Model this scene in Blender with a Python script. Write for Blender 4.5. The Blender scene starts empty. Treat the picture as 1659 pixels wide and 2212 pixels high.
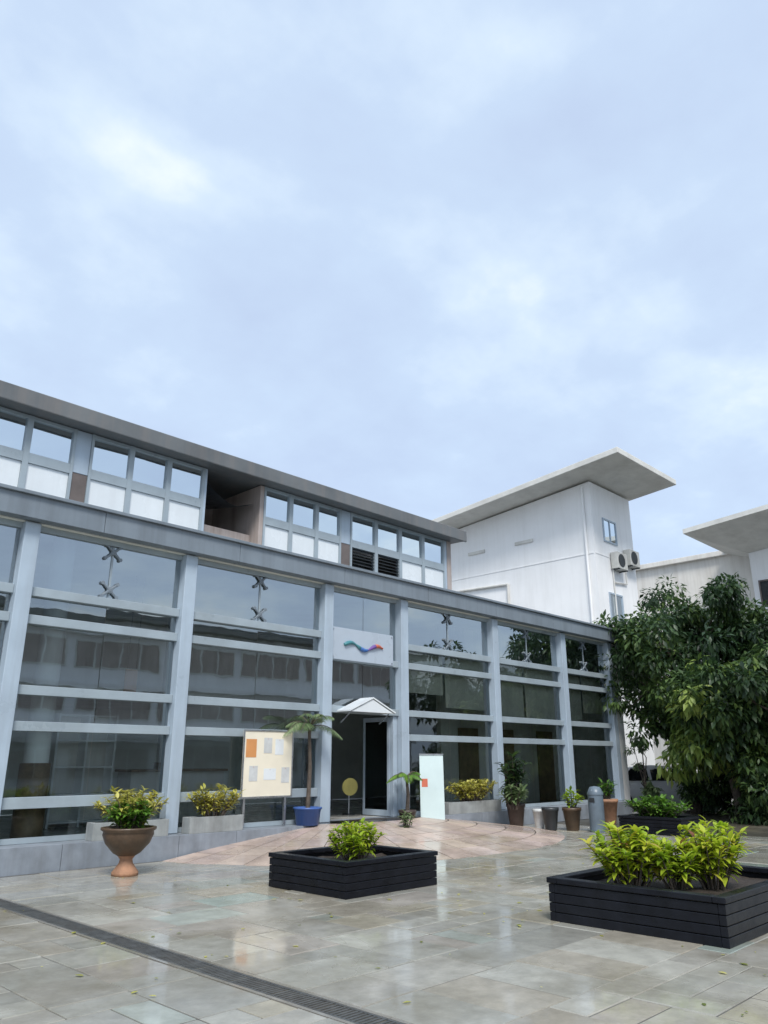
import bpy, bmesh, math, random
import numpy as np
from mathutils import Vector, Matrix
R = math.radians
random.seed(7)
rng = np.random.default_rng(7)
S = bpy.context.scene
COL = S.collection

# ------------------------------------------------------------------ camera
PITCH, YAW = 17.9, 44.2
cam = bpy.data.cameras.new('camera')
cam.sensor_fit = 'HORIZONTAL'
cam.sensor_width = 36.0
cam.lens = 36.0 * 1662 / 1659
cam.clip_start, cam.clip_end = 0.1, 2000
co = bpy.data.objects.new('camera', cam)
COL.objects.link(co)
co.location = (0, 0, 1.6)
co.rotation_euler = (R(90 + PITCH), 0, R(YAW - 90))
S.camera = co

# ------------------------------------------------------------------ light
S.view_settings.view_transform = 'Standard'
S.view_settings.look = 'None'
S.view_settings.gamma = 1
S.view_settings.use_curve_mapping = False
S.view_settings.exposure = 1.15
SUN_EL, SUN_AZ = 52, 232          # direction the light comes from, degrees counter-clockwise from +X
w = bpy.data.worlds.new('World')
S.world = w
w.use_nodes = True
nt = w.node_tree
nt.nodes.clear()


def N(nt, typ, **kw):
    n = nt.nodes.new(typ)
    for k, v in kw.items():
        if k in n.inputs:
            n.inputs[k].default_value = v
        else:
            setattr(n, k, v)
    return n


def ramp(nt, stops):
    n = nt.nodes.new('ShaderNodeValToRGB')
    e = n.color_ramp.elements
    while len(e) < len(stops):
        e.new(0.5)
    for i, (p, c) in enumerate(stops):
        e[i].position = p
        e[i].color = (*c, 1) if len(c) == 3 else c
    return n


def mth(nt, op, a, b=None, c=None):
    n = nt.nodes.new('ShaderNodeMath')
    n.operation = op
    for i, v in enumerate((a, b, c)):
        if v is None:
            continue
        if isinstance(v, (int, float)):
            n.inputs[i].default_value = v
        else:
            nt.links.new(v, n.inputs[i])
    return n.outputs[0]


L = nt.links.new
sky = N(nt, 'ShaderNodeTexSky', sky_type='NISHITA', sun_disc=False, sun_elevation=R(SUN_EL),
        sun_rotation=R(90 - SUN_AZ), air_density=1.0, dust_density=2.0, ozone_density=2.0)
tc = N(nt, 'ShaderNodeTexCoord')
sp = N(nt, 'ShaderNodeSeparateXYZ')
L(tc.outputs['Generated'], sp.inputs[0])
zc = mth(nt, 'ADD', mth(nt, 'MAXIMUM', sp.outputs['Z'], 0.0), 0.28)   # cloud deck overhead
cb = N(nt, 'ShaderNodeCombineXYZ')
L(mth(nt, 'DIVIDE', sp.outputs['X'], zc), cb.inputs[0])
L(mth(nt, 'DIVIDE', sp.outputs['Y'], zc), cb.inputs[1])
n1 = N(nt, 'ShaderNodeTexNoise', Scale=1.25, Detail=5.0, Roughness=0.5, Distortion=0.6)
n2 = N(nt, 'ShaderNodeTexNoise', Scale=4.2, Detail=6.0, Roughness=0.55)
L(cb.outputs[0], n1.inputs['Vector'])
L(cb.outputs[0], n2.inputs['Vector'])
cl = mth(nt, 'MULTIPLY_ADD', n2.outputs[0], 0.35, mth(nt, 'MULTIPLY', n1.outputs[0], 0.65))
cr = ramp(nt, [(0.36, (2.65, 3.2, 4.2)), (0.48, (2.95, 3.6, 4.55)), (0.545, (3.45, 4.1, 4.85)), (0.60, (4.3, 4.75, 5.05)), (0.68, (4.8, 5.0, 5.1))])
L(cl, cr.inputs[0])
mx = N(nt, 'ShaderNodeMixRGB')
mx.inputs[0].default_value = 0.9
L(sky.outputs[0], mx.inputs[1])
L(cr.outputs[0], mx.inputs[2])
bg = N(nt, 'ShaderNodeBackground', Strength=0.1)
L(mx.outputs[0], bg.inputs[0])
L(bg.outputs[0], N(nt, 'ShaderNodeOutputWorld').inputs[0])

sd = bpy.data.lights.new('sun', 'SUN')
sd.energy = 1.5
sd.angle = R(18)
sd.color = (1.0, 0.97, 0.92)
so = bpy.data.objects.new('sun', sd)
COL.objects.link(so)
dv = Vector((math.cos(R(SUN_EL)) * math.cos(R(SUN_AZ)), math.cos(R(SUN_EL)) * math.sin(R(SUN_AZ)), math.sin(R(SUN_EL))))
so.rotation_euler = dv.to_track_quat('Z', 'Y').to_euler()
so.location = (0, -5, 30)


# ------------------------------------------------------------------ materials
def base_mat(name):
    m = bpy.data.materials.new(name)
    m.use_nodes = True
    nt = m.node_tree
    p = nt.nodes['Principled BSDF']
    return m, nt, p


def mat(name, col, rough=0.6, var=0.15, scale=3.0, bump=0.0, bscale=60.0, metal=0.0, dirt=0.0, dirt_col=(0.06, 0.055, 0.045),
        streak=False, coat=0.0, tint=False, spec=0.5):
    m, nt, p = base_mat(name)
    L = nt.links.new
    t = N(nt, 'ShaderNodeTexCoord')
    geo = N(nt, 'ShaderNodeNewGeometry')
    n = N(nt, 'ShaderNodeTexNoise', Scale=scale, Detail=6.0, Roughness=0.6)
    L(geo.outputs['Position'], n.inputs['Vector'])
    lo = tuple(c * (1 - var) for c in col)
    hi = tuple(min(1, c * (1 + var)) for c in col)
    r = ramp(nt, [(0.3, lo), (0.7, hi)])
    L(n.outputs[0], r.inputs[0])
    c = r.outputs[0]
    if tint:
        a = N(nt, 'ShaderNodeVertexColor', layer_name='tint')
        mm = N(nt, 'ShaderNodeMixRGB', blend_type='MULTIPLY')
        mm.inputs[0].default_value = 1
        L(c, mm.inputs[1])
        L(a.outputs[0], mm.inputs[2])
        c = mm.outputs[0]
    if dirt:
        d = N(nt, 'ShaderNodeTexNoise', Scale=1.2, Detail=8.0, Roughness=0.65)
        if streak:
            mp = N(nt, 'ShaderNodeMapping')
            mp.inputs['Scale'].default_value = (3.0, 3.0, 0.22)
            L(geo.outputs['Position'], mp.inputs[0])
            L(mp.outputs[0], d.inputs['Vector'])
        else:
            L(geo.outputs['Position'], d.inputs['Vector'])
        dr = ramp(nt, [(0.45, (0, 0, 0)), (0.75, (dirt,) * 3)])
        L(d.outputs[0], dr.inputs[0])
        mm = N(nt, 'ShaderNodeMixRGB')
        L(dr.outputs[0], mm.inputs[0])
        L(c, mm.inputs[1])
        mm.inputs[2].default_value = (*dirt_col, 1)
        c = mm.outputs[0]
    L(c, p.inputs['Base Color'])
    rr = ramp(nt, [(0.3, (max(0.02, rough - 0.1),) * 3), (0.7, (min(1, rough + 0.1),) * 3)])
    L(n.outputs[0], rr.inputs[0])
    L(rr.outputs[0], p.inputs['Roughness'])
    p.inputs['Metallic'].default_value = metal
    p.inputs['Coat Weight'].default_value = coat
    p.inputs['Specular IOR Level'].default_value = spec
    if bump:
        b = N(nt, 'ShaderNodeTexNoise', Scale=bscale, Detail=5.0)
        L(geo.outputs['Position'], b.inputs['Vector'])
        bp = N(nt, 'ShaderNodeBump', Strength=bump, Distance=0.02)
        L(b.outputs[0], bp.inputs['Height'])
        L(bp.outputs[0], p.inputs['Normal'])
    return m


def glass_mat(name, refl, trans, rough=0.01):
    m, nt, p = base_mat(name)
    L = nt.links.new
    nt.nodes.remove(p)
    g = N(nt, 'ShaderNodeBsdfGlossy', Roughness=rough)
    g.inputs['Color'].default_value = (0.86, 0.93, 0.97, 1)
    t = N(nt, 'ShaderNodeBsdfTransparent')
    t.inputs['Color'].default_value = (*trans, 1)
    fr = N(nt, 'ShaderNodeFresnel', IOR=1.5)
    geo = N(nt, 'ShaderNodeNewGeometry')
    n = N(nt, 'ShaderNodeTexNoise', Scale=0.7, Detail=3.0)      # slow waviness of float glass
    L(geo.outputs['Position'], n.inputs['Vector'])
    bp = N(nt, 'ShaderNodeBump', Strength=0.06, Distance=0.05)
    L(n.outputs[0], bp.inputs['Height'])
    L(bp.outputs[0], g.inputs['Normal'])
    f = mth(nt, 'MINIMUM', mth(nt, 'ADD', mth(nt, 'MULTIPLY', fr.outputs[0], 1.2), refl), 1.0)
    mx = N(nt, 'ShaderNodeMixShader')
    L(f, mx.inputs[0])
    L(t.outputs[0], mx.inputs[1])
    L(g.outputs[0], mx.inputs[2])
    L(mx.outputs[0], nt.nodes['Material Output'].inputs[0])
    return m


def leaf_mat(name, stops, rough=0.45, transl=0.35):
    m, nt, p = base_mat(name)
    L = nt.links.new
    a = N(nt, 'ShaderNodeVertexColor', layer_name='tint')
    sx = N(nt, 'ShaderNodeSeparateColor')
    L(a.outputs[0], sx.inputs[0])
    r = ramp(nt, stops)
    L(sx.outputs[0], r.inputs[0])
    L(r.outputs[0], p.inputs['Base Color'])
    p.inputs['Roughness'].default_value = rough
    tr = N(nt, 'ShaderNodeBsdfTranslucent')
    L(r.outputs[0], tr.inputs['Color'])
    mx = N(nt, 'ShaderNodeMixShader')
    mx.inputs[0].default_value = transl
    L(p.outputs[0], mx.inputs[1])
    L(tr.outputs[0], mx.inputs[2])
    L(mx.outputs[0], nt.nodes['Material Output'].inputs[0])
    return m


def wet_mat(name, col, tint=False, pud_scale=0.45, lo=0.05, hi=0.30, bump=0.16, dirt_col=(0.17, 0.15, 0.105), spec=0.5):
    """stone or concrete with rain on it: film of water where the low noise says so"""
    m, nt, p = base_mat(name)
    L = nt.links.new
    geo = N(nt, 'ShaderNodeNewGeometry')
    n = N(nt, 'ShaderNodeTexNoise', Scale=5.0, Detail=8.0, Roughness=0.65)
    L(geo.outputs['Position'], n.inputs['Vector'])
    r = ramp(nt, [(0.25, tuple(c * 0.75 for c in col)), (0.75, tuple(c * 1.22 for c in col))])
    L(n.outputs[0], r.inputs[0])
    c = r.outputs[0]
    if tint:
        a = N(nt, 'ShaderNodeVertexColor', layer_name='tint')
        mm = N(nt, 'ShaderNodeMixRGB', blend_type='MULTIPLY')
        mm.inputs[0].default_value = 1
        L(c, mm.inputs[1])
        L(a.outputs[0], mm.inputs[2])
        c = mm.outputs[0]
    d = N(nt, 'ShaderNodeTexNoise', Scale=0.8, Detail=9.0, Roughness=0.68)
    L(geo.outputs['Position'], d.inputs['Vector'])
    dr = ramp(nt, [(0.45, (0, 0, 0)), (0.70, (0.62,) * 3)])
    L(d.outputs[0], dr.inputs[0])
    mm = N(nt, 'ShaderNodeMixRGB')
    L(dr.outputs[0], mm.inputs[0])
    L(c, mm.inputs[1])
    mm.inputs[2].default_value = (*dirt_col, 1)
    L(mm.outputs[0], p.inputs['Base Color'])
    q = N(nt, 'ShaderNodeTexNoise', Scale=pud_scale, Detail=5.0, Roughness=0.6, Distortion=0.6)
    L(geo.outputs['Position'], q.inputs['Vector'])
    qr = ramp(nt, [(0.40, (hi,) * 3), (0.58, (lo,) * 3)])
    L(q.outputs[0], qr.inputs[0])
    L(qr.outputs[0], p.inputs['Roughness'])
    p.inputs['Specular IOR Level'].default_value = spec
    b = N(nt, 'ShaderNodeTexNoise', Scale=28.0, Detail=6.0)
    L(geo.outputs['Position'], b.inputs['Vector'])
    bs = ramp(nt, [(0.40, (bump,) * 3), (0.58, (bump * 0.2,) * 3)])
    L(q.outputs[0], bs.inputs[0])
    bp = N(nt, 'ShaderNodeBump', Distance=0.01)
    L(bs.outputs[0], bp.inputs['Strength'])
    L(b.outputs[0], bp.inputs['Height'])
    L(bp.outputs[0], p.inputs['Normal'])
    return m


M = dict(
    frame=mat('blue_grey_metal', (0.40, 0.48, 0.56), 0.35, 0.08, 1.5, dirt=0.35, streak=True, dirt_col=(0.2, 0.22, 0.24)),
    rail=mat('blue_grey_rail', (0.33, 0.39, 0.43), 0.35, 0.1, 1.5, dirt=0.3, dirt_col=(0.2, 0.21, 0.21)),
    fascia=mat('slate_fascia', (0.19, 0.225, 0.26), 0.4, 0.12, 1.0, dirt=0.5, streak=True, dirt_col=(0.10, 0.11, 0.12)),
    roofedge=mat('dark_roof_edge', (0.13, 0.14, 0.145), 0.5, 0.2, 0.8, dirt=0.5, streak=True, dirt_col=(0.22, 0.19, 0.17)),
    dark=mat('dark_metal', (0.03, 0.035, 0.04), 0.4, 0.2, 4),
    brown=mat('brown_panel', (0.16, 0.13, 0.12), 0.55, 0.25, 2, dirt=0.4),
    recess=mat('recess_wall', (0.42, 0.36, 0.33), 0.7, 0.15, 1.5, dirt=0.6, streak=True, dirt_col=(0.14, 0.09, 0.06)),
    white=mat('white_render', (0.88, 0.88, 0.88), 0.75, 0.04, 0.7, 0.05, 40, dirt=0.22, streak=True, dirt_col=(0.52, 0.51, 0.48)),
    cream=mat('cream_render', (0.72, 0.69, 0.64), 0.8, 0.08, 0.7, dirt=0.35, streak=True, dirt_col=(0.35, 0.3, 0.24)),
    soffit=mat('soffit_paint', (0.68, 0.67, 0.63), 0.8, 0.1, 0.8, dirt=0.35, dirt_col=(0.3, 0.28, 0.25)),
    plinth=mat('plinth_stone', (0.25, 0.28, 0.32), 0.4, 0.2, 2.5, 0.05, 30, dirt=0.5, streak=True, dirt_col=(0.12, 0.12, 0.12)),
    panel=mat('white_panel', (0.72, 0.76, 0.78), 0.25, 0.05, 1.2, dirt=0.2, streak=True, dirt_col=(0.5, 0.5, 0.5)),
    inner=mat('interior_wall', (0.72, 0.73, 0.68), 0.8, 0.15, 0.8),
    ifloor=mat('interior_floor', (0.46, 0.45, 0.42), 0.2, 0.15, 1.2),
    glass=glass_mat('clear_glass', 0.05, (0.80, 0.88, 0.87)),
    midglass=glass_mat('tinted_glass', 0.25, (0.72, 0.79, 0.77)),
    topglass=glass_mat('top_glass', 0.36, (0.55, 0.64, 0.66)),
    mirror=glass_mat('upper_glass', 0.72, (0.3, 0.4, 0.45)),
    black=mat('black_planter', (0.006, 0.007, 0.011), 0.36, 0.4, 6.0, 0.08, 45, dirt=0.3, dirt_col=(0.02, 0.021, 0.024), spec=0.22),
    soil=mat('soil', (0.035, 0.026, 0.02), 0.9, 0.5, 18, 0.8, 50),
    stone=wet_mat('wet_paving_stone', (0.355, 0.345, 0.31), True),
    joint=wet_mat('paving_joint', (0.07, 0.065, 0.055), False, hi=0.6, lo=0.3),
    asphalt=wet_mat('wet_asphalt', (0.16, 0.155, 0.145), False, 0.2, 0.15, 0.6, 0.5),
    tile=wet_mat('pink_ramp_tile', (0.50, 0.40, 0.34), True, 0.5, 0.15, 0.45, 0.12, (0.26, 0.2, 0.17)),
    terracotta=mat('terracotta', (0.36, 0.19, 0.11), 0.75, 0.25, 8, 0.2, 40, dirt=0.5, dirt_col=(0.12, 0.08, 0.06)),
    brownpot=mat('brown_glaze', (0.085, 0.052, 0.03), 0.45, 0.35, 7, 0.15, 30, dirt=0.4, dirt_col=(0.03, 0.025, 0.02)),
    darkpot=mat('dark_pot', (0.05, 0.035, 0.03), 0.5, 0.3, 7, 0.1, 30),
    whitepot=mat('white_pot', (0.6, 0.62, 0.62), 0.4, 0.1, 7, dirt=0.4, dirt_col=(0.3, 0.28, 0.24)),
    bluetub=mat('blue_plastic', (0.05, 0.12, 0.36), 0.35, 0.1, 5, dirt=0.3),
    bin=mat('blue_grey_bin', (0.13, 0.17, 0.21), 0.4, 0.15, 3, dirt=0.4),
    banner=mat('banner_print', (0.60, 0.72, 0.72), 0.4, 0.06, 1.6),
    steel=mat('brushed_steel', (0.5, 0.51, 0.52), 0.3, 0.1, 6, metal=0.9),
    edge=wet_mat('edging_stone', (0.24, 0.225, 0.20)),
    trough=mat('grey_trough', (0.30, 0.32, 0.32), 0.6, 0.2, 4, 0.1, 40, dirt=0.5, streak=True, dirt_col=(0.12, 0.11, 0.1)),
    blind=mat('blind_cloth', (0.50, 0.47, 0.40), 0.85, 0.12, 2.5),
    orange=mat('orange_print', (0.62, 0.28, 0.10), 0.6, 0.1, 3),
    iron=mat('drain_iron', (0.10, 0.105, 0.105), 0.5, 0.35, 9, 0.3, 80, metal=0.3, dirt=0.5, dirt_col=(0.10, 0.08, 0.06)),
    yellow=mat('yellow_fabric', (0.78, 0.66, 0.20), 0.7, 0.15, 3, 0.1, 90),
    paper=mat('cream_board', (0.80, 0.74, 0.60), 0.6, 0.05, 2),
    red=mat('red_print', (0.55, 0.14, 0.08), 0.5, 0.1, 3),
    teal=mat('teal_enamel', (0.06, 0.22, 0.25), 0.3, 0.1, 3),
    blue=mat('blue_enamel', (0.05, 0.15, 0.42), 0.3, 0.1, 3),
    violet=mat('violet_enamel', (0.16, 0.08, 0.30), 0.3, 0.1, 3),
    sky_panel=mat('sky_reflection_panel', (0.42, 0.48, 0.55), 0.3, 0.05, 1.5),  # pale blue-grey stands in for sky reflected in the door-bay glass
    wood=mat('wood_cladding', (0.24, 0.17, 0.10), 0.5, 0.3, 6),
    bark=mat('bark', (0.10, 0.08, 0.065), 0.9, 0.4, 9, 0.8, 35),
    carpaint=mat('white_car_paint', (0.75, 0.76, 0.78), 0.2, 0.03, 2, coat=0.6),
    carglass=mat('dark_car_glass', (0.015, 0.018, 0.02), 0.05, 0.2, 2),
    rubber=mat('rubber', (0.02, 0.02, 0.02), 0.8, 0.2, 10),
    acwhite=mat('aged_white_metal', (0.55, 0.55, 0.52), 0.5, 0.1, 4, dirt=0.5, streak=True, dirt_col=(0.25, 0.22, 0.18)),
    lime=leaf_mat('lime_leaves', [(0.0, (0.14, 0.24, 0.02)), (0.3, (0.33, 0.48, 0.03)), (0.75, (0.55, 0.62, 0.05)), (0.92, (0.56, 0.48, 0.07)), (1.0, (0.25, 0.10, 0.05))], 0.5, 0.45),
    green=leaf_mat('green_leaves', [(0.0, (0.04, 0.10, 0.015)), (0.6, (0.11, 0.25, 0.03)), (1.0, (0.25, 0.40, 0.06))]),
    yellowleaf=leaf_mat('yellow_leaves', [(0.0, (0.14, 0.18, 0.03)), (0.5, (0.48, 0.46, 0.09)), (1.0, (0.74, 0.68, 0.22))]),
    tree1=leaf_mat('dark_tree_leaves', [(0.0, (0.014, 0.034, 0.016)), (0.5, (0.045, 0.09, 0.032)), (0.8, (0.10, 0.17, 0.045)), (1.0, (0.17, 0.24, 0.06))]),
    tree2=leaf_mat('broad_tree_leaves', [(0.0, (0.03, 0.06, 0.02)), (0.4, (0.13, 0.21, 0.045)), (0.7, (0.32, 0.42, 0.09)), (1.0, (0.46, 0.52, 0.15))]),
    pale=leaf_mat('pale_leaves', [(0.0, (0.09, 0.15, 0.06)), (0.6, (0.2, 0.28, 0.13)), (1.0, (0.34, 0.40, 0.22))]),
)


# ------------------------------------------------------------------ mesh helpers
class MB:
    def __init__(s):
        s.v, s.f, s.t = [], [], []

    def add(s, v, f, t=None):
        o = len(s.v)
        s.v += [tuple(p) for p in v]
        for q in f:
            s.f.append(tuple(i + o for i in q))
            s.t.append(t)
        return s

    def box(s, x0, y0, z0, x1, y1, z1, t=None):
        v = [(x0, y0, z0), (x1, y0, z0), (x1, y1, z0), (x0, y1, z0), (x0, y0, z1), (x1, y0, z1), (x1, y1, z1), (x0, y1, z1)]
        return s.add(v, [(0, 3, 2, 1), (4, 5, 6, 7), (0, 1, 5, 4), (1, 2, 6, 5), (2, 3, 7, 6), (3, 0, 4, 7)], t)

    def prism(s, poly, z0, z1, t=None):
        """poly counter-clockwise in xy; z0 and z1 numbers or per-vertex lists"""
        n = len(poly)
        a = [z0] * n if isinstance(z0, (int, float)) else z0
        b = [z1] * n if isinstance(z1, (int, float)) else z1
        v = [(p[0], p[1], a[i]) for i, p in enumerate(poly)] + [(p[0], p[1], b[i]) for i, p in enumerate(poly)]
        f = [tuple(range(n))[::-1], tuple(range(n, 2 * n))] + [(i, (i + 1) % n, (i + 1) % n + n, i + n) for i in range(n)]
        return s.add(v, f, t)

    def lathe(s, prof, n=20, cx=0, cy=0, t=None):
        v, f = [], []
        for r, z in prof:
            for k in range(n):
                a = 2 * math.pi * k / n
                v.append((cx + r * math.cos(a), cy + r * math.sin(a), z))
        for j in range(len(prof) - 1):
            for k in range(n):
                f.append((j * n + k, j * n + (k + 1) % n, (j + 1) * n + (k + 1) % n, (j + 1) * n + k))
        return s.add(v, f, t)

    def tube(s, pts, rad, n=8, t=None, cap=True):
        pts = [Vector(p) for p in pts]
        if isinstance(rad, (int, float)):
            rad = [rad] * len(pts)
        v, f = [], []
        up = Vector((0.13, 0.31, 0.94))
        for i, p in enumerate(pts):
            d = (pts[min(i + 1, len(pts) - 1)] - pts[max(i - 1, 0)]).normalized()
            a = d.cross(up)
            if a.length < 1e-3:
                a = d.cross(Vector((1, 0, 0)))
            a.normalize()
            b = d.cross(a)
            for k in range(n):
                w = 2 * math.pi * k / n
                v.append(p + (a * math.cos(w) + b * math.sin(w)) * rad[i])
        for i in range(len(pts) - 1):
            for k in range(n):
                f.append((i * n + k, i * n + (k + 1) % n, (i + 1) * n + (k + 1) % n, (i + 1) * n + k))
        if cap:
            f.append(tuple(range(n))[::-1])
            f.append(tuple(range((len(pts) - 1) * n, len(pts) * n)))
        return s.add(v, f, t)

    def build(s, name, m, parent=None, bevel=0, smooth=False, kind=None, loc=None, label=None):
        me = bpy.data.meshes.new(name)
        me.from_pydata(s.v, [], s.f)
        if any(t is not None for t in s.t):
            ca = me.color_attributes.new('tint', 'FLOAT_COLOR', 'CORNER')
            arr = np.ones((len(me.loops), 4), np.float32)
            i = 0
            for f, t in zip(s.f, s.t):
                if t is not None:
                    arr[i:i + len(f), :3] = t
                i += len(f)
            ca.data.foreach_set('color', arr.ravel())
        me.materials.append(m)
        if smooth:
            me.polygons.foreach_set('use_smooth', [True] * len(me.polygons))
        me.update()
        o = bpy.data.objects.new(name, me)
        COL.objects.link(o)
        if loc is not None:
            o.location = loc
        if parent is not None:
            o.parent = parent
        if bevel:
            b = o.modifiers.new('bevel', 'BEVEL')
            b.width = bevel
            b.segments = 2
            b.limit_method = 'ANGLE'
        if kind:
            o['kind'] = kind
        if label:
            o['label'] = label
        return o


def tag(o, label, cat, group=None):
    o['label'] = label
    o['category'] = cat
    if group:
        o['group'] = group
    return o


def thing(name, label, cat, loc=(0, 0, 0), rz=0, group=None):
    o = bpy.data.objects.new(name, None)
    COL.objects.link(o)
    o.location = loc
    o.rotation_euler = (0, 0, rz)
    o.empty_display_size = 0.2
    return tag(o, label, cat, group)


def copy_of(o, parent=None, loc=None, rz=None):
    c = o.copy()
    COL.objects.link(c)
    if parent is not None:
        c.parent = parent
    if loc is not None:
        c.location = loc
    if rz is not None:
        c.rotation_euler = (0, 0, rz)
    for ch in list(o.children):
        copy_of(ch, c)
    return c


def leaves_mesh(name, m, P, D, U, Ln, W, tint, parent=None, seg=3, fold=0.25, curl=0.5):
    """many leaves in one mesh: base points P, directions D, up vectors U, lengths, widths, tints"""
    P, D, U = np.asarray(P, float), np.asarray(D, float), np.asarray(U, float)
    n = len(P)
    Ln, W, tint = (np.broadcast_to(np.asarray(a, float), (n,)) for a in (Ln, W, tint))
    D = D / np.linalg.norm(D, axis=1, keepdims=True)
    Sd = np.cross(D, U)
    Sd /= np.linalg.norm(Sd, axis=1, keepdims=True) + 1e-9
    Nn = np.cross(Sd, D)
    ts = np.linspace(0, 1, seg + 1)
    prof = np.sin(np.pi * np.clip(ts, 0, 1) ** 0.8) * 0.5
    rows = []
    for t, wd in zip(ts, prof):
        c = P + D * (Ln * (t - 0.12 * curl * t * t))[:, None] - Nn * (Ln * curl * 0.55 * t * t)[:, None]
        if 0 < t < 1:
            e = Sd * (W * wd)[:, None]
            h = Nn * (W * wd * fold)[:, None]
            rows.append((c - e + h, c, c + e + h))
        else:
            rows.append((c,))
    vid, cnt = [], 0
    for r in rows:
        vid.append(list(range(cnt, cnt + len(r))))
        cnt += len(r)
    V = np.stack([a for r in rows for a in r], axis=1)
    faces = []
    for i in range(seg):
        a, b = vid[i], vid[i + 1]
        if len(a) == 1:
            faces += [(a[0], b[1], b[0]), (a[0], b[2], b[1])]
        elif len(b) == 1:
            faces += [(a[0], a[1], b[0]), (a[1], a[2], b[0])]
        else:
            faces += [(a[0], a[1], b[1], b[0]), (a[1], a[2], b[2], b[1])]
    me = bpy.data.meshes.new(name)
    nv = n * cnt
    sizes = np.array([len(f) for f in faces])
    flat = np.concatenate([np.array(f) for f in faces])
    loops = (flat[None, :] + (np.arange(n) * cnt)[:, None]).ravel()
    tot = np.tile(sizes, n)
    start = np.concatenate([[0], np.cumsum(tot)[:-1]])
    me.vertices.add(nv)
    me.vertices.foreach_set('co', V.reshape(-1).astype(np.float32))
    me.loops.add(len(loops))
    me.loops.foreach_set('vertex_index', loops.astype(np.int32))
    me.polygons.add(len(tot))
    me.polygons.foreach_set('loop_start', start.astype(np.int32))
    me.polygons.foreach_set('loop_total', tot.astype(np.int32))
    me.update(calc_edges=True)
    ca = me.color_attributes.new('tint', 'FLOAT_COLOR', 'CORNER')
    c = np.ones((len(loops), 4), np.float32)
    c[:, :3] = np.repeat(tint, len(flat))[:, None]
    ca.data.foreach_set('color', c.ravel())
    me.polygons.foreach_set('use_smooth', [True] * len(me.polygons))
    me.materials.append(m)
    o = bpy.data.objects.new(name, me)
    COL.objects.link(o)
    if parent is not None:
        o.parent = parent
    return o


def unit(n):
    v = rng.normal(size=(n, 3))
    return v / np.linalg.norm(v, axis=1, keepdims=True)


# ------------------------------------------------------------------ ground
g = MB().add([(-400, -400, -0.03), (600, -400, -0.03), (600, 600, -0.03), (-400, 600, -0.03)], [(0, 1, 2, 3)]).build('ground', M['asphalt'], kind='structure')
PX0, PX1, PY0, PY1 = -3.0, 18.9, -2.0, 12.5
plaza = MB().box(PX0, PY0, -0.028, PX1, PY1, -0.004).build('plaza', M['joint'], kind='structure')
DR = [(3.86, 4.1)]                                                # the drain runs in the +Y direction
U = 0.3
nx, ny = int((PX1 - PX0) / U), int((PY1 - PY0) / U)
occ = np.zeros((nx, ny), bool)
rects = []
sizes = [(3, 2), (2, 3), (2, 2), (2, 2), (2, 1), (1, 2), (3, 2), (2, 3), (1, 1)]
dcol = int((3.95 - PX0) / U)                                      # one module column is kept for the drain
drain_x = PX0 + dcol * U
for i in range(nx):
    for j in range(ny):
        if occ[i, j] or i == dcol:
            continue
        random.shuffle(sizes)
        for (a, b) in sizes + [(1, 1)]:
            if i + a <= nx and j + b <= ny and not occ[i:i + a, j:j + b].any() and not (i <= dcol < i + a):
                occ[i:i + a, j:j + b] = True
                rects.append((PX0 + i * U, PY0 + j * U, a * U, b * U))
                break
hue = [(0.94, 0.95, 0.93), (1.0, 0.99, 0.97), (1.05, 1.06, 1.04), (0.88, 0.89, 0.88), (1.02, 0.97, 0.90), (0.98, 0.93, 0.82), (0.84, 1.02, 1.03), (0.92, 1.01, 1.0), (0.97, 0.92, 0.90), (1.08, 1.08, 1.06)]
wts = [6, 6, 5, 4, 3, 2, 0.5, 1.5, 2, 3]


def stone(mb, x, y, a, b):
    g = 0.005
    h = random.uniform(-0.002, 0.006)
    c = random.choices(hue, wts)[0]
    k = random.uniform(0.9, 1.1)
    t = tuple(q * k for q in c)
    x0, y0, x1, y1 = x + g, y + g, x + a - g, y + b - g
    e = 0.004
    dz = [random.uniform(-0.0015, 0.0015) for _ in range(4)]
    top = [(x0 + e, y0 + e, h + dz[0]), (x1 - e, y0 + e, h + dz[1]), (x1 - e, y1 - e, h + dz[2]), (x0 + e, y1 - e, h + dz[3])]
    low = [(x0, y0, h - 0.008), (x1, y0, h - 0.008), (x1, y1, h - 0.008), (x0, y1, h - 0.008)]
    bot = [(p[0], p[1], -0.018) for p in low]
    f = [(0, 1, 2, 3)] + [(4 + i, 4 + (i + 1) % 4, (i + 1) % 4, i) for i in range(4)] + [(8 + i, 8 + (i + 1) % 4, 4 + (i + 1) % 4, 4 + i) for i in range(4)]
    mb.add(top + low + bot, f, t)


ch, sh = math.cos(R(YAW)), math.sin(R(YAW))


def in_view(x, y):
    fw, r = x * ch + y * sh, x * sh - y * ch
    return fw > 3.2 and abs(r) < 0.56 * fw + 0.4


view = sorted([q for q in rects if in_view(q[0] + q[2] / 2, q[1] + q[3] / 2)], key=lambda q: q[0] ** 2 + q[1] ** 2)
near, rest = view[:300], set(map(tuple, view[300:]))
for q in near:
    mb = MB()
    stone(mb, *q)
    mb.build('paving_stone', M['stone'], plaza)
mb = MB()
nearset = set(map(tuple, near))
for q in rects:
    if tuple(q) not in nearset:
        stone(mb, *q)
mb.build('outer_paving', M['stone'], plaza, kind='stuff')
MB().box(18.9, 3, -0.03, 27, 12.4, -0.012).build('side_path', M['joint'], kind='structure')

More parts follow.
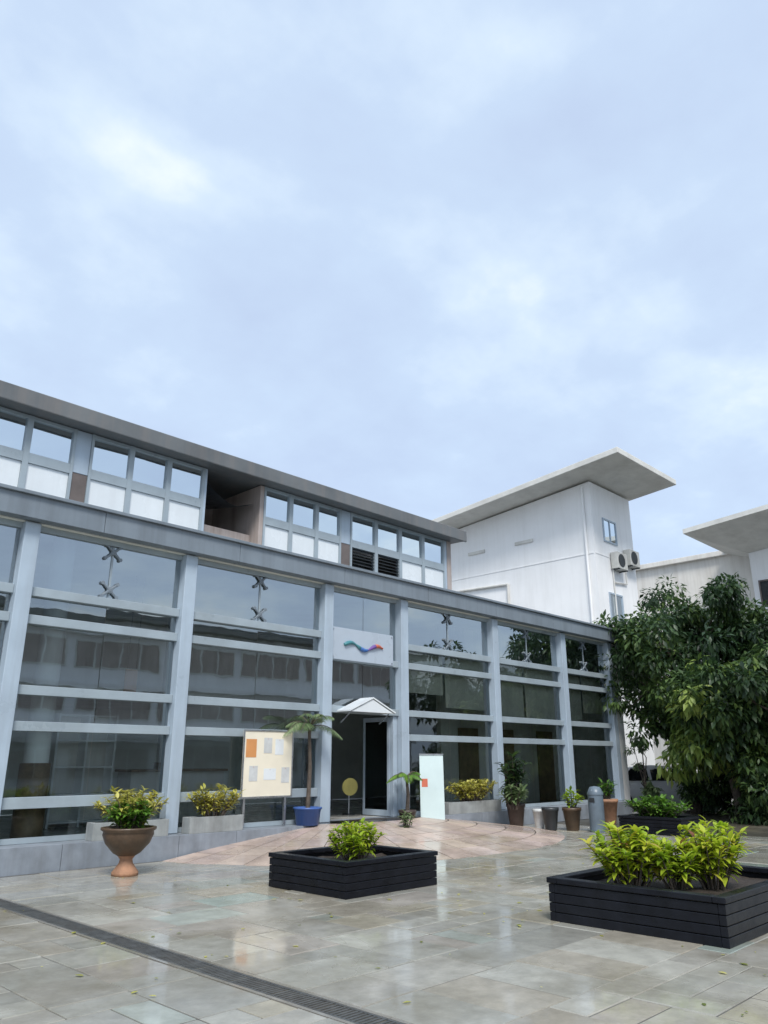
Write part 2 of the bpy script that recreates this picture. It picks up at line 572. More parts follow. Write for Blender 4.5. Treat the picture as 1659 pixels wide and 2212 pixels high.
# linear drain across the plaza
dr = thing('drain_channel', 'long dark iron drain grating let into the wet paving at lower left', 'drain', (drain_x, 0, 0))
for k in range(29):
    y0 = -2 + k * 0.5
    m_ = MB()
    m_.box(0.042, y0 + 0.004, -0.02, 0.062, y0 + 0.496, 0.003)
    m_.box(0.238, y0 + 0.004, -0.02, 0.258, y0 + 0.496, 0.003)
    for q in range(12):
        m_.box(0.0622, y0 + 0.012 + q * 0.041, -0.02, 0.2378, y0 + 0.032 + q * 0.041, 0.001)
    m_.build('grate', M['iron'], dr)
    for x_ in (0.004, 0.262):
        MB().box(x_, y0 + 0.003, -0.02, x_ + 0.034, y0 + 0.497, 0.004).build('kerb_stone', M['edge'], dr)
MB().box(0.005, -2, -0.0275, 0.295, 12.49, -0.021).build('channel_bed', M['dark'], dr)

# ------------------------------------------------------------------ entrance ramp (a fan of tiles rising to the door)
FX, FY, FZ = 12.6, 12.9, 0.38
ramp_o = MB()
NS = 22


def fan(u, a):                                                    # u 0 = landing edge, 1 = foot
    rx, ry = 1.7 + (5.2 - 1.7) * u, 0.75 + (3.9 - 0.75) * u
    return (FX + rx * math.cos(a), FY - ry * math.sin(a), FZ * (1 - u))


angs = [math.pi * (0.06 + 0.90 * k / NS) for k in range(NS + 1)]
vv, ff = [], []
for a in angs:
    p0, p1 = fan(0, a), fan(1, a)
    vv += [(p0[0], p0[1], p0[2] - 0.012), (p1[0], p1[1], -0.02), (p0[0], p0[1], -0.02)]
for k in range(NS):
    b = 3 * k
    ff += [(b + 4, b + 3, b, b + 1)]
ff += [(0, 2, 1), (3 * NS, 3 * NS + 1, 3 * NS + 2)]
ramp_o.add(vv, ff)
entrance = ramp_o.build('ramp', M['joint'], kind='structure')
for ri in range(5):
    u0, u1 = ri / 5 + 0.004, (ri + 1) / 5 - 0.004
    for k in range(NS):
        a0, a1 = angs[k] + 0.002, angs[k + 1] - 0.002
        tnt = random.uniform(0.86, 1.12)
        tt = (tnt, tnt * random.uniform(0.97, 1.02), tnt * random.uniform(0.94, 1.04))
        q = [fan(u0, a0), fan(u1, a0), fan(u1, a1), fan(u0, a1)]
        h = random.uniform(0, 0.004)
        top = [(p[0], p[1], p[2] + h) for p in q]
        bot = [(p[0], p[1], p[2] - 0.015) for p in q]
        MB().add(top + bot, [(0, 3, 2, 1), (0, 1, 5, 4), (1, 2, 6, 5), (2, 3, 7, 6), (3, 0, 4, 7)], tt).build('tile', M['tile'], entrance)
lp = [fan(0, a) for a in angs]
MB().prism([(p[0], p[1]) for p in lp[::-1]] + [(FX + 1.7, 12.98), (FX - 1.7, 12.98)][::1] if False else [(FX - 1.7, 12.98)] + [(p[0], p[1]) for p in lp[::-1]] + [(FX + 1.7, 12.98)], -0.02, FZ).build('landing', M['tile'], entrance)

# ------------------------------------------------------------------ glass fronted building
GB = thing('glass_fronted_building', 'long blue-grey building with a glass front and a dark-roofed upper row of windows', 'building', (0, 0, 0))
XC = [-2.4, 1.2, 4.75, 7.82, 11.41, 13.90, 17.65, 21.2, 24.12]    # column lines
YF = 13.0                                                         # glass plane
ZB, ZT = 0.40, 5.40
for x in XC:
    MB().box(x - 0.13, YF - 0.2, ZB - 0.02, x + 0.13, YF + 0.12, ZT).build('column', M['frame'], GB, bevel=0.012)
MB().box(24.26, 12.86, -0.02, 24.75, 20, ZT + 0.0).build('end_pier', M['white'], GB, bevel=0.01)
# plinth blocks
for i in range(len(XC) - 1):
    a, b = XC[i], XC[i + 1]
    if i == 4:
        continue
    n = max(2, round((b - a) / 1.2))
    for k in range(n):
        x0, x1 = a + (b - a) * k / n, a + (b - a) * (k + 1) / n
        MB().box(x0 + 0.004, 12.52, -0.02, x1 - 0.004, YF + 0.3, ZB - 0.025).build('plinth_block', M['plinth'], GB, bevel=0.006)
MB().box(XC[4] + 0.004, 12.99, -0.02, XC[5] - 0.004, YF + 0.3, FZ - 0.004).build('door_sill', M['plinth'], GB, bevel=0.006)
RZ = [0.97, 2.12, 2.68, 3.81, 4.27]
for i in range(len(XC) - 1):
    a, b = XC[i] + 0.132, XC[i + 1] - 0.132
    for z in RZ:
        if i == 4 and z in (0.97, 2.12, 4.27):
            continue
        if i >= 5 and z == 0.97:
            continue
        hh = 0.075 if z != 0.97 else 0.085
        MB().box(a, YF - 0.1, z - hh, b, YF + 0.07, z + hh).build('transom', M['rail'], GB, bevel=0.006)
    # frame members at foot and head
    MB().box(a, YF - 0.06, ZT - 0.09, b, YF + 0.06, ZT).build('head_rail', M['rail'], GB)
    if i != 4:
        MB().box(a, YF - 0.06, ZB - 0.02, b, YF + 0.06, ZB + 0.06).build('sill_rail', M['rail'], GB)
    # panes: two to a bay, one row between each pair of rails
    rows = [ZB + 0.06] + RZ + [ZT - 0.09]
    if i == 4:
        rows = [2.68, 3.81, ZT - 0.09]
    if i >= 5:
        rows = [ZB + 0.06, 2.12, 2.68, 3.81, 4.27, ZT - 0.09]
    for r in range(len(rows) - 1):
        for k in range(2):
            x0, x1 = a + (b - a) * k / 2 + 0.006, a + (b - a) * (k + 1) / 2 - 0.006
            z0, z1 = rows[r] + 0.0, rows[r + 1]
            tx, tz = random.gauss(0, 0.0022), random.gauss(0, 0.0025)
            cz, cx = (z0 + z1) / 2, (x0 + x1) / 2
            f = lambda x, z: YF + tx * (x - cx) + tz * (z - cz)
            v = [(x0, f(x0, z0), z0), (x1, f(x1, z0), z0), (x1, f(x1, z1), z1), (x0, f(x0, z1), z1)]
            v += [(p[0], p[1] + 0.012, p[2]) for p in v]
            MB().add(v, [(0, 1, 2, 3)]).build('glass_pane', M['topglass' if z0 > 4.2 or (i == 4 and z0 > 3.7) else 'midglass' if z0 > 2.0 and i < 5 else 'glass'], GB)
    if i in (5, 6, 7):                                             # cloth blinds drawn behind the middle panes
        for k in range(2):
            x0, x1 = a + (b - a) * k / 2 + 0.05, a + (b - a) * (k + 1) / 2 - 0.05
            zb_ = [[3.2, 2.9], [2.76, 2.76], [2.76, 3.05]][i - 5][k]
            m_ = MB()
            for q in range(9):
                m_.v += [(x0 + (x1 - x0) * q / 8, YF + 0.16 + (0.012 if q % 2 else 0), zb_), (x0 + (x1 - x0) * q / 8, YF + 0.16 + (0.012 if q % 2 else 0), 4.2)]
            for q in range(8):
                m_.f.append((2 * q, 2 * q + 2, 2 * q + 3, 2 * q + 1))
                m_.t.append(None)
            m_.build('blind', M['blind'], GB)
    # spider fittings hold the two panes under the fascia
    cx = (a + b) / 2
    if i not in (4,):
        for z in (5.2, 4.5):
            m_ = MB()
            m_.box(cx - 0.05, YF - 0.05, z - 0.05, cx + 0.05, YF - 0.012, z + 0.05)
            for dx, dz in ((1, 1), (1, -1), (-1, 1), (-1, -1)):
                m_.tube([(cx, YF - 0.035, z), (cx + dx * 0.14, YF - 0.03, z + dz * 0.12)], [0.03, 0.018], 6)
                m_.tube([(cx + dx * 0.14, YF - 0.05, z + dz * 0.12), (cx + dx * 0.14, YF - 0.004, z + dz * 0.12)], 0.035, 8)
            m_.build('spider_fitting', M['fascia'], GB)
        MB().box(cx - 0.02, YF - 0.012, 4.36, cx + 0.02, YF - 0.004, 5.3).build('pane_joint', M['rail'], GB)
# fascia: four panels deep lines along the front
fx = [-2.6, 0.2, 3.0, 5.9, 8.8, 11.7, 14.6, 17.5, 20.4, 24.8]
for a, b in zip(fx, fx[1:]):
    MB().box(a + 0.004, 12.62, 5.42, b - 0.004, 12.86, 5.80).build('fascia_panel', M['fascia'], GB, bevel=0.008)
MB().box(-2.6, 12.56, 5.80, 24.85, 14.38, 5.86).build('roof_edge', M['fascia'], GB, bevel=0.008)
MB().box(-2.6, 12.865, 5.405, 24.8, 20, 5.79).build('lower_roof', M['inner'], GB)
MB().box(17.6, 14.4, 5.795, 24.85, 20, 5.87).build('flat_roof', M['roofedge'], GB)
# interior
MB().box(-2.6, YF + 0.31, -0.02, 24.2, 20, FZ - 0.006).build('interior_floor', M['ifloor'], GB)
MB().box(-2.6, 19.9, FZ, 24.2, 20.0, 5.4).build('back_wall', M['inner'], GB)
MB().box(-2.7, 13.1, 0, -2.6, 20, 5.4).build('side_wall', M['inner'], GB)
MB().box(-2.6, 16.6, 2.9, 11.0, 19.9, 3.15).build('mezzanine', M['inner'], GB)
MB().box(17.2, 14.5, FZ, 24.2, 14.65, 5.4).build('partition_wall', M['cream'], GB)
for x in (18.4, 20.2, 22.4):                                 # doorways and boards seen dim through the right bays
    MB().box(x - 0.45, 14.46, FZ, x + 0.45, 14.498, 2.5).build('interior_door', M['wood'], GB)
for x, y in ((5.56, 13.42), (9.6, 16.2), (2.2, 16.2)):
    c_ = MB().lathe([(0.20, 1.56), (0.20, 5.4)], 20, x, y).build('interior_column', M['white'], GB, smooth=True)
    MB().lathe([(0.24, FZ - 0.02), (0.24, 1.555), (0.2, 1.56)], 20, x, y).build('cladding', M['wood'], c_, smooth=True)
# upper storey
UY = 14.4
UZ0, UZ1 = 5.87, 7.95


def solid(name, m, x0, x1, y0, y1, z0, z1):
    return MB().box(x0, y0, z0, x1, y1, z1).build(name, m, GB, bevel=0.006)


solid('upper_sill_wall', M['fascia'], -2.4, 8.93, UY, UY + 0.2, UZ0, 6.30)
solid('upper_sill_wall', M['fascia'], 10.50, 17.48, UY, UY + 0.2, UZ0, 6.30)
groups = [(-2.4, 1.9, 5), (2.25, 5.92, 4), (6.24, 8.93, 3), (10.62, 13.16, 3), (13.5, 17.4, 4)]
zr0, zr1 = 7.00, 7.20
for gi, (a, b, n) in enumerate(groups):
    for k in range(n):
        x0, x1 = a + (b - a) * k / n, a + (b - a) * (k + 1) / n
        fo = MB()
        e = 0.055
        fo.box(x0, UY - 0.04, 6.302, x0 + e, UY + 0.1, UZ1)
        fo.box(x1 - e, UY - 0.04, 6.302, x1, UY + 0.1, UZ1)
        fo.box(x0 + e, UY - 0.03, zr0, x1 - e, UY + 0.1, zr1)
        fo.box(x0 + e, UY - 0.03, UZ1 - 0.06, x1 - e, UY + 0.1, UZ1)
        fo.box(x0 + e, UY - 0.03, 6.302, x1 - e, UY + 0.1, 6.36)
        wn = fo.build('window', M['rail'], GB)
        t = random.gauss(0, 0.006)
        t2 = random.gauss(0, 0.006)
        MB().add([(x0 + e, UY + 0.02 - t, zr1), (x1 - e, UY + 0.02 + t, zr1), (x1 - e, UY + 0.02 + t + t2, UZ1 - 0.06), (x0 + e, UY + 0.02 - t + t2, UZ1 - 0.06)], [(0, 1, 2, 3)]).build('pane', M['mirror'], wn)
        if gi == 4 and k == 0 or (gi == 4 and k == 1):
            for q in range(7):                                    # louvre blades instead of the panel
                z = 6.38 + q * 0.09
                MB().add([(x0 + e, UY - 0.01, z), (x1 - e, UY - 0.01, z), (x1 - e, UY + 0.07, z + 0.075), (x0 + e, UY + 0.07, z + 0.075)], [(0, 1, 2, 3)]).build('louvre_blade', M['dark'], wn)
        else:
            MB().box(x0 + e + 0.003, UY + 0.005, 6.362, x1 - e - 0.003, UY + 0.03, zr0 - 0.003).build('panel', M['panel'], wn)
for a, b in ((1.9, 2.25), (5.92, 6.24), (13.16, 13.5)):
    solid('upper_pier', M['frame'], a + 0.003, b - 0.003, UY - 0.02, UY + 0.2, zr0 + 0.05, UZ1)
    solid('lower_pier', M['brown'], a + 0.003, b - 0.003, UY - 0.01, UY + 0.2, 6.302, zr0 + 0.048)
solid('end_frame', M['frame'], 17.403, 17.5, UY - 0.03, UY + 0.2, 6.302, UZ1)
solid('end_wall', M['recess'], 17.5, 17.68, UY - 0.05, 20, 5.872, UZ1)
# recessed balcony between the window groups
solid('recess_back_wall', M['recess'], 8.94, 10.6, 16.4, 16.5, UZ0, 7.95)
solid('recess_side_wall', M['frame'], 8.935, 9.0, UY - 0.03, 16.4, UZ0, UZ1)
solid('recess_side_wall', M['recess'], 10.5, 10.615, UY - 0.03, 16.4, 6.302, UZ1)
solid('parapet', M['recess'], 9.003, 10.497, UY + 0.3, UY + 0.42, UZ0, 6.75)
m_ = MB()                                                          # sagging awning under the soffit
for k in range(9):
    u = k / 8
    m_.v += [(9.05 + 1.4 * u, UY + 0.15, 7.75 - 0.42 * math.sin(math.pi * u * 0.8)), (9.05 + 1.4 * u, UY + 1.6, 7.9 - 0.30 * math.sin(math.pi * u * 0.8))]
for k in range(8):
    m_.f.append((2 * k, 2 * k + 2, 2 * k + 3, 2 * k + 1))
    m_.t.append(None)
m_.build('awning', M['dark'], GB)
solid('upper_back_wall', M['inner'], -2.4, 8.93, 17.5, 17.6, UZ0, UZ1)
solid('upper_back_wall', M['inner'], 10.62, 17.5, 17.5, 17.6, UZ0, UZ1)
rf = MB()
rf.prism([(-2.6, 14.0), (17.9, 14.0), (17.9, 20.4), (-2.6, 20.4)], [7.952, 7.952, 8.2, 8.2], [8.22, 8.22, 8.5, 8.5])
roof = rf.build('roof', M['roofedge'], GB)
MB().box(-2.65, 13.93, 7.93, 17.95, 13.998, 8.27).build('gutter', M['roofedge'], roof, bevel=0.02)

# sign above the door: coloured emblem strokes on a panel painted as reflected sky
sg = thing('entrance_sign', 'teal, blue and red emblem shapes above the entrance door, on a panel painted as reflected sky', 'sign', (12.56, 12.88, 4.12))
MB().box(-1.0, 0, -0.36, 1.0, 0.03, 0.36).build('board', M['sky_panel'], sg, bevel=0.006)


def stroke(pts, rad, m, nm):
    o = MB().tube([(p[0], -0.016, p[1]) for p in pts], rad, 8).build(nm, M[m], sg, smooth=True)
    return o


def arc(cx, cz, r, a0, a1, n=10):
    return [(cx + r * math.cos(R(a0 + (a1 - a0) * k / n)), cz + r * math.sin(R(a0 + (a1 - a0) * k / n))) for k in range(n + 1)]


cols = ['teal', 'teal', 'blue', 'violet', 'red']
for k in range(5):                                                # a waving ribbon in five colours
    pts, rr = [], []
    for q in range(7):
        u = (k + q / 6.0) / 5
        pts.append((-0.62 + 1.24 * u, 0.07 * math.sin(u * 9.0) - 0.02))
        rr.append(0.018 + 0.03 * abs(math.sin(u * 9.0 + 0.6)))
    stroke(pts, rr, cols[k], 'emblem')
for x_, z_ in ((-0.95, 0.31), (0.95, 0.31), (-0.95, -0.31), (0.95, -0.31)):
    o_ = MB().lathe([(0.0, 0.0), (0.018, 0.0), (0.018, 0.012), (0.0, 0.012)], 10).build('fixing', M['steel'], sg)
    o_.rotation_euler = (R(90), 0, 0)
    o_.location = (x_, -0.001, z_)

# open double door and its frame in the entrance bay
for x, nm in ((XC[4] + 0.21, 0), (XC[5] - 0.21, 1)):
    MB().box(x - 0.07, YF - 0.05, FZ, x + 0.07, YF + 0.05, 2.6).build('door_jamb', M['frame'], GB, bevel=0.006)
for x, s in ((XC[4] + 0.29, 1), (XC[5] - 0.29, -1)):
    d = MB()
    d.box(x - 0.02, YF + 0.06, FZ + 0.01, x + 0.02, YF + 0.12, 2.58)
    d.box(x - 0.02, YF + 0.86, FZ + 0.01, x + 0.02, YF + 0.92, 2.58)
    d.box(x - 0.02, YF + 0.12, FZ + 0.01, x + 0.02, YF + 0.86, FZ + 0.14)
    d.box(x - 0.02, YF + 0.12, 2.48, x + 0.02, YF + 0.86, 2.58)
    do = d.build('door', M['frame'], GB)
    MB().box(x - 0.006, YF + 0.121, FZ + 0.141, x + 0.006, YF + 0.859, 2.479).build('door_pane', M['glass'], do)
    MB().tube([(x - 0.06 * s, YF + 0.8, 1.1), (x - 0.06 * s, YF + 0.8, 1.7)], 0.015, 8).build('handle', M['steel'], do)

# ------------------------------------------------------------------ inside the glass front
cn = thing('door_canopy', 'small white gabled canopy fixed on the rail above the entrance door', 'canopy', (12.5, 12.9, 2.62))
for sx in (-1, 1):
    m_ = MB()
    v = [(sx * 0.72, -0.42, 0.0), (0, -0.42, 0.30), (0, 0.0, 0.30), (sx * 0.72, 0.0, 0.0)]
    m_.add(v + [(p[0], p[1], p[2] + 0.03) for p in v], [(0, 1, 2, 3), (4, 7, 6, 5), (0, 4, 5, 1), (1, 5, 6, 2), (2, 6, 7, 3), (3, 7, 4, 0)]).build('roof_slope', M['panel'], cn)
MB().add([(-0.66, -0.40, 0.0), (0.66, -0.40, 0.0), (0, -0.40, 0.28), (-0.66, -0.38, 0.0), (0.66, -0.38, 0.0), (0, -0.38, 0.28)], [(0, 1, 2), (5, 4, 3), (0, 3, 4, 1), (1, 4, 5, 2), (2, 5, 3, 0)]).build('gable_board', M['panel'], cn)
for x_ in (-0.6, 0.6):
    MB().tube([(x_, -0.36, 0.02), (x_, 0.0, -0.22)], 0.014, 6).build('bracket', M['steel'], cn)

nb = thing('notice_board', 'tall cream board with an orange-red corner mark standing against the glass left of the door', 'board', (9.86, 12.78, FZ))
MB().box(-0.60, 0, 0.55, 0.60, 0.04, 1.78).build('board', M['paper'], nb, bevel=0.006)
MB().box(-0.62, -0.012, 0.53, 0.62, -0.001, 0.56).build('frame', M['steel'], nb)
MB().box(-0.62, -0.012, 1.77, 0.62, -0.001, 1.80).build('frame', M['steel'], nb)
MB().box(-0.62, -0.012, 0.561, -0.59, -0.001, 1.769).build('frame', M['steel'], nb)
MB().box(0.59, -0.012, 0.561, 0.62, -0.001, 1.769).build('frame', M['steel'], nb)
MB().box(-0.55, -0.004, 1.28, -0.30, -0.001, 1.62).build('poster', M['orange'], nb)
for q, (px, pz, pw, ph) in enumerate([(-0.12, 1.36, 0.2, 0.29), (0.16, 1.33, 0.21, 0.3), (-0.45, 0.84, 0.2, 0.28), (-0.1, 0.86, 0.3, 0.21), (0.34, 0.80, 0.2, 0.29)]):
    sh_ = MB().box(px, -0.004, pz, px + pw, -0.0015, pz + ph).build('notice_sheet', M['panel'] if q % 2 else M['whitepot'], nb)
    MB().lathe([(0.0, -0.004), (0.008, -0.004), (0.008, 0.002), (0.0, 0.002)], 8).build('pin', M['red'], sh_).location = (px + pw / 2, -0.006, pz + ph - 0.02)
for x in (-0.5, 0.5):
    MB().box(x - 0.025, 0.045, 0, x + 0.025, 0.085, 1.7).build('leg', M['steel'], nb)


ob = thing('hanging_print', 'small orange print hanging inside behind the left glass bay', 'print', (8.05, 15.2, 3.0))
MB().box(-0.14, 0, -0.1, 0.14, 0.012, 0.42).build('sheet', M['orange'], ob)
MB().tube([(-0.1, 0.006, 0.42), (-0.1, 0.006, 2.4)], 0.004, 5).build('cord', M['dark'], ob)
MB().tube([(0.1, 0.006, 0.42), (0.1, 0.006, 2.4)], 0.004, 5).build('cord', M['dark'], ob)
dsk = thing('reception_disc', 'round yellow sign disc on a thin post just inside the entrance door', 'sign', (13.5, 14.3, FZ))
MB().lathe([(0.16, 0.0), (0.16, 0.02), (0.0, 0.025)], 18).build('foot', M['dark'], dsk, smooth=True)
MB().tube([(0, 0, 0.02), (0, 0, 0.5)], 0.018, 8).build('post', M['steel'], dsk)
d_ = MB().lathe([(0.0, -0.012), (0.2, -0.012), (0.2, 0.012), (0.0, 0.012)], 24).build('disc', M['yellow'], dsk)
d_.rotation_euler = (R(90), 0, R(-20))
d_.location = (0, -0.03, 0.62)

# ------------------------------------------------------------------ far buildings


def ac_unit(x, y, z, label):
    t = thing('air_conditioner', label, 'air conditioner', (x, y, z), 0, 'air conditioners on the white block')
    MB().box(-0.45, -0.38, 0, 0.45, -0.04, 0.75).build('casing', M['acwhite'], t, bevel=0.02)
    g = MB()
    g.lathe([(0.0, 0.0), (0.3, 0.0), (0.3, 0.012), (0.0, 0.012)], 20)
    o = g.build('fan_grille', M['dark'], t)
    o.rotation_euler = (R(90), 0, 0)
    o.location = (-0.08, -0.382, 0.38)
    for x_ in (-0.35, 0.35):
        MB().box(x_ - 0.02, -0.4, -0.05, x_ + 0.02, 0, -0.002).build('bracket', M['dark'], t)


WB = thing('white_block', 'tall white rendered block with a grey overhanging sloped roof, rising behind the glass building', 'building', (0, 0, 0))
x0, x1, y0, y1 = 29.62, 33.3, 16.0, 30.0
s_ = 0.09
zt = lambda y: 13.5 + s_ * (16 - y)
MB().prism([(x0, y0), (x1, y0), (x1, y1), (x0, y1)], -0.02, [zt(y0), zt(y0), zt(y1), zt(y1)]).build('wall', M['white'], WB)
rx0, rx1, ry0, ry1 = 28.1, 33.7, 13.75, 31.0
hz = [zt(ry0) + 0.12] * 2 + [zt(ry1) + 0.0] * 2
MB().prism([(rx0, ry0), (rx1, ry0), (rx1, ry1), (rx0, ry1)], [h + 0.004 for h in hz], [h + 0.26 for h in hz]).build('roof', M['soffit'], WB, bevel=0.02)
for (a, b, z0, z1) in ((30.5, 31.7, 10.9, 12.0), (30.5, 31.7, 7.4, 8.6)):
    f = MB()
    e = 0.07
    f.box(a, 15.95, z0, b, 16.02, z0 + e).box(a, 15.95, z1 - e, b, 16.02, z1).box(a, 15.95, z0 + e, a + e, 16.02, z1 - e).box(b - e, 15.95, z0 + e, b, 16.02, z1 - e)
    f.box((a + b) / 2 - 0.03, 15.955, z0 + e, (a + b) / 2 + 0.03, 16.02, z1 - e)
    wn = f.build('window', M['frame'], WB)
    MB().box(a + e, 15.985, z0 + e, b - e, 15.995, z1 - e).build('pane', M['mirror'], wn)
for yy in (19.6, 22.4):                                           # shallow vents and drip moulds on the long wall
    MB().box(29.56, yy - 0.5, 11.3, 29.617, yy + 0.5, 11.45).build('drip_mould', M['soffit'], WB)
MB().tube([(29.55, 20.6, 5.9), (29.55, 20.6, 9.5)], 0.06, 8).build('drain_pipe', M['soffit'], WB)
MB().tube([(29.55, 20.6, 9.5), (29.55, 23.6, 9.6)], 0.06, 8).build('drain_pipe', M['soffit'], WB)
ac_unit(31.35, 16.0, 9.7, 'white air conditioner with round fan on the white block, left and lower of the pair')
ac_unit(32.6, 16.0, 10.05, 'white air conditioner with round fan on the white block, right and higher of the pair')

SB = thing('far_white_block', 'white block with a wide grey roof overhang, cut off by the right edge', 'building', (0, 0, 0))
zt2 = lambda y: 12.75 + 0.09 * (14 - y)
MB().prism([(44, 2), (52, 2), (52, 14.4), (44, 14.4)], -0.02, [zt2(2), zt2(2), zt2(14.4), zt2(14.4)]).build('wall', M['white'], SB)
a_ = [(40.0, 0.0), (54, 0.0), (54, 16.3), (40.0, 16.3)]
hz = [zt2(q[1]) + 0.75 for q in a_]
rf = MB()
inn = [(44, 2), (52, 2), (52, 14.4), (44, 14.4)]
top = [(p[0], p[1], h + 0.25) for p, h in zip(a_, hz)]
edge = [(p[0], p[1], h) for p, h in zip(a_, hz)]
low = [(p[0] - 0.02 if p[0] < 50 else p[0] + 0.02, p[1], zt2(p[1]) - 0.1) for p in inn]
rf.add(top + edge + low, [(0, 1, 2, 3)] + [(4 + i, 4 + (i + 1) % 4, (i + 1) % 4, i) for i in range(4)] + [(8 + i, 8 + (i + 1) % 4, 4 + (i + 1) % 4, 4 + i) for i in range(4)])
rf.build('roof', M['soffit'], SB)
for yy, z0 in ((13.6, 9.6), (10.9, 9.6), (13.6, 6.0), (10.9, 6.0)):
    f = MB()
    f.box(43.93, yy - 0.5, z0, 44.05, yy - 0.42, z0 + 1.4).box(43.93, yy + 0.42, z0, 44.05, yy + 0.5, z0 + 1.4).box(43.93, yy - 0.42, z0, 44.05, yy + 0.42, z0 + 0.08).box(43.93, yy - 0.42, z0 + 1.32, 44.05, yy + 0.42, z0 + 1.4)
    wn = f.build('window', M['brown'], SB)
    MB().box(43.985, yy - 0.42, z0 + 0.08, 43.995, yy + 0.42, z0 + 1.32).build('pane', M['carglass'], wn)
LB = thing('cream_link_wing', 'low cream wing joining the two white blocks behind the trees', 'building', (0, 0, 0))
MB().box(46.0, 14.5, -0.02, 52, 30, 13.2).build('wall', M['cream'], LB)
MB().box(45.7, 14.45, 13.202, 52.3, 30.3, 13.5).build('coping', M['cream'], LB, bevel=0.02)

# the block across the street, which the glass mirrors
OB = thing('street_block', 'pale three storey block across the plaza, seen only mirrored in the glass front', 'building', (0, 0, 0))
MB().box(2, -24, -0.02, 44, -14, 8.9).build('wall', M['white'], OB)
MB().box(1.4, -24.5, 8.903, 44.6, -13.2, 9.3).build('roof', M['roofedge'], OB)
for st in range(3):
    z = 0.9 + 2.85 * st
    MB().box(1.9, -13.999, z + 1.75, 44.1, -13.5, z + 2.0).build('ledge', M['white'], OB)
    for k in range(8):
        x = 2.6 + k * 5.15
        wn = MB().box(x, -13.998, z, x + 4.7, -13.93, z + 1.45).build('window', M['inner'], OB)
        for q in range(4):
            MB().box(x + 0.06 + q * 1.155, -13.928, z + 0.06, x + 1.12 + q * 1.155, -13.92, z + 1.39).build('pane', M['recess'], wn)

# ------------------------------------------------------------------ planters
GP = 'black planter boxes on the plaza'


def planter(x0, y0, x1, y1, h, label):
    t = thing('planter_box', label, 'planter', ((x0 + x1) / 2, (y0 + y1) / 2, 0), 0, GP)
    a, b = (x1 - x0) / 2, (y1 - y0) / 2
    th = 0.07
    n = 4
    hh = (h - 0.06) / n                                           # stacked courses of dark panels
    for k in range(n):
        z0, z1 = 0.0 + hh * k + 0.003, hh * (k + 1) - 0.003
        o = [random.uniform(0, 0.004) for _ in range(4)]
        MB().box(-a + o[0], -b + o[1], z0, a - o[2], -b + th, z1).build('front_board', M['black'], t, bevel=0.006)
        MB().box(-a + o[0], b - th, z0, a - o[2], b - o[3], z1).build('back_board', M['black'], t, bevel=0.006)
        MB().box(-a + o[0], -b + th + 0.001, z0, -a + th, b - th - 0.001, z1).build('side_board', M['black'], t, bevel=0.006)
        MB().box(a - th, -b + th + 0.001, z0, a - o[2], b - th - 0.001, z1).build('side_board', M['black'], t, bevel=0.006)
    c = MB()
    r = 0.11
    c.box(-a - 0.012, -b - 0.012, h - 0.055, a + 0.012, -b + r, h).box(-a - 0.012, b - r, h - 0.055, a + 0.012, b + 0.012, h)
    c.box(-a - 0.012, -b + r + 0.001, h - 0.055, -a + r, b - r - 0.001, h).box(a - r, -b + r + 0.001, h - 0.055, a + 0.012, b - r - 0.001, h)
    c.build('rim', M['black'], t, bevel=0.008)
    sm = MB()
    k = 9
    for i in range(k + 1):
        for j in range(k + 1):
            sm.v.append((-a + th + (2 * a - 2 * th) * i / k, -b + th + (2 * b - 2 * th) * j / k, h - 0.11 + random.uniform(-0.02, 0.03)))
    for i in range(k):
        for j in range(k):
            q = i * (k + 1) + j
            sm.f.append((q, q + k + 1, q + k + 2, q + 1))
            sm.t.append(None)
    sm.build('soil', M['soil'], t)
    return t


planter(7.66, 3.16, 10.1, 5.02, 0.42, 'large black planter box with two lime bushes at the right edge of the plaza')
planter(7.02, 7.47, 8.72, 8.98, 0.42, 'black planter box with one round lime bush in front of the entrance')
planter(17.7, 8.05, 18.65, 9.55, 0.38, 'small black planter box filled with a low green hedge beside the road')


def bush(name, label, cat, loc, rx, ry, h, n, Ln, Wd, m, group=None, seg=4, curl=0.7, stems=9, lo=0.0, hi=1.0, base=0.05):
    t = thing(name, label, cat, loc, 0, group)
    sm = MB()
    P, D, UU, LL, TT = [], [], [], [], []
    per = max(1, n // stems)
    for k in range(stems):
        a = 2 * math.pi * (k / stems) + random.uniform(-0.4, 0.4)
        rr = math.sqrt(random.uniform(0.02, 1)) * 0.85
        tip = Vector((rx * rr * math.cos(a), ry * rr * math.sin(a), h * random.uniform(0.65, 1.0) * (1 - 0.35 * rr * rr)))
        b0 = Vector((tip.x * 0.25, tip.y * 0.25, -base))
        mid = b0.lerp(tip, 0.5) + Vector((0, 0, 0.06 * h))
        sm.tube([b0, mid, tip], [0.012, 0.009, 0.004], 6)
        tb = random.uniform(lo, hi)
        for q in range(per):
            u = random.uniform(0.18, 1.0) ** 0.7
            p = (b0.lerp(mid, u * 2) if u < 0.5 else mid.lerp(tip, u * 2 - 1))
            ang = q * 2.4 + random.uniform(-0.5, 0.5)
            el = random.uniform(-0.1, 0.9) + 0.6 * (u - 0.5)
            P.append(p)
            D.append((math.cos(ang) * math.cos(el), math.sin(ang) * math.cos(el), math.sin(el)))
            UU.append((0.05, 0.03, 1))
            LL.append(Ln * random.uniform(0.6, 1.15))
            TT.append(min(1, max(0, 0.55 * tb + 0.45 * random.random() + random.gauss(0, 0.08))))
    sm.build('stem', M['bark'], t)
    LL = np.array(LL)
    leaves_mesh('foliage', M[m], P, D, UU, LL, LL * Wd / Ln, TT, t, seg, 0.3, curl)
    return t


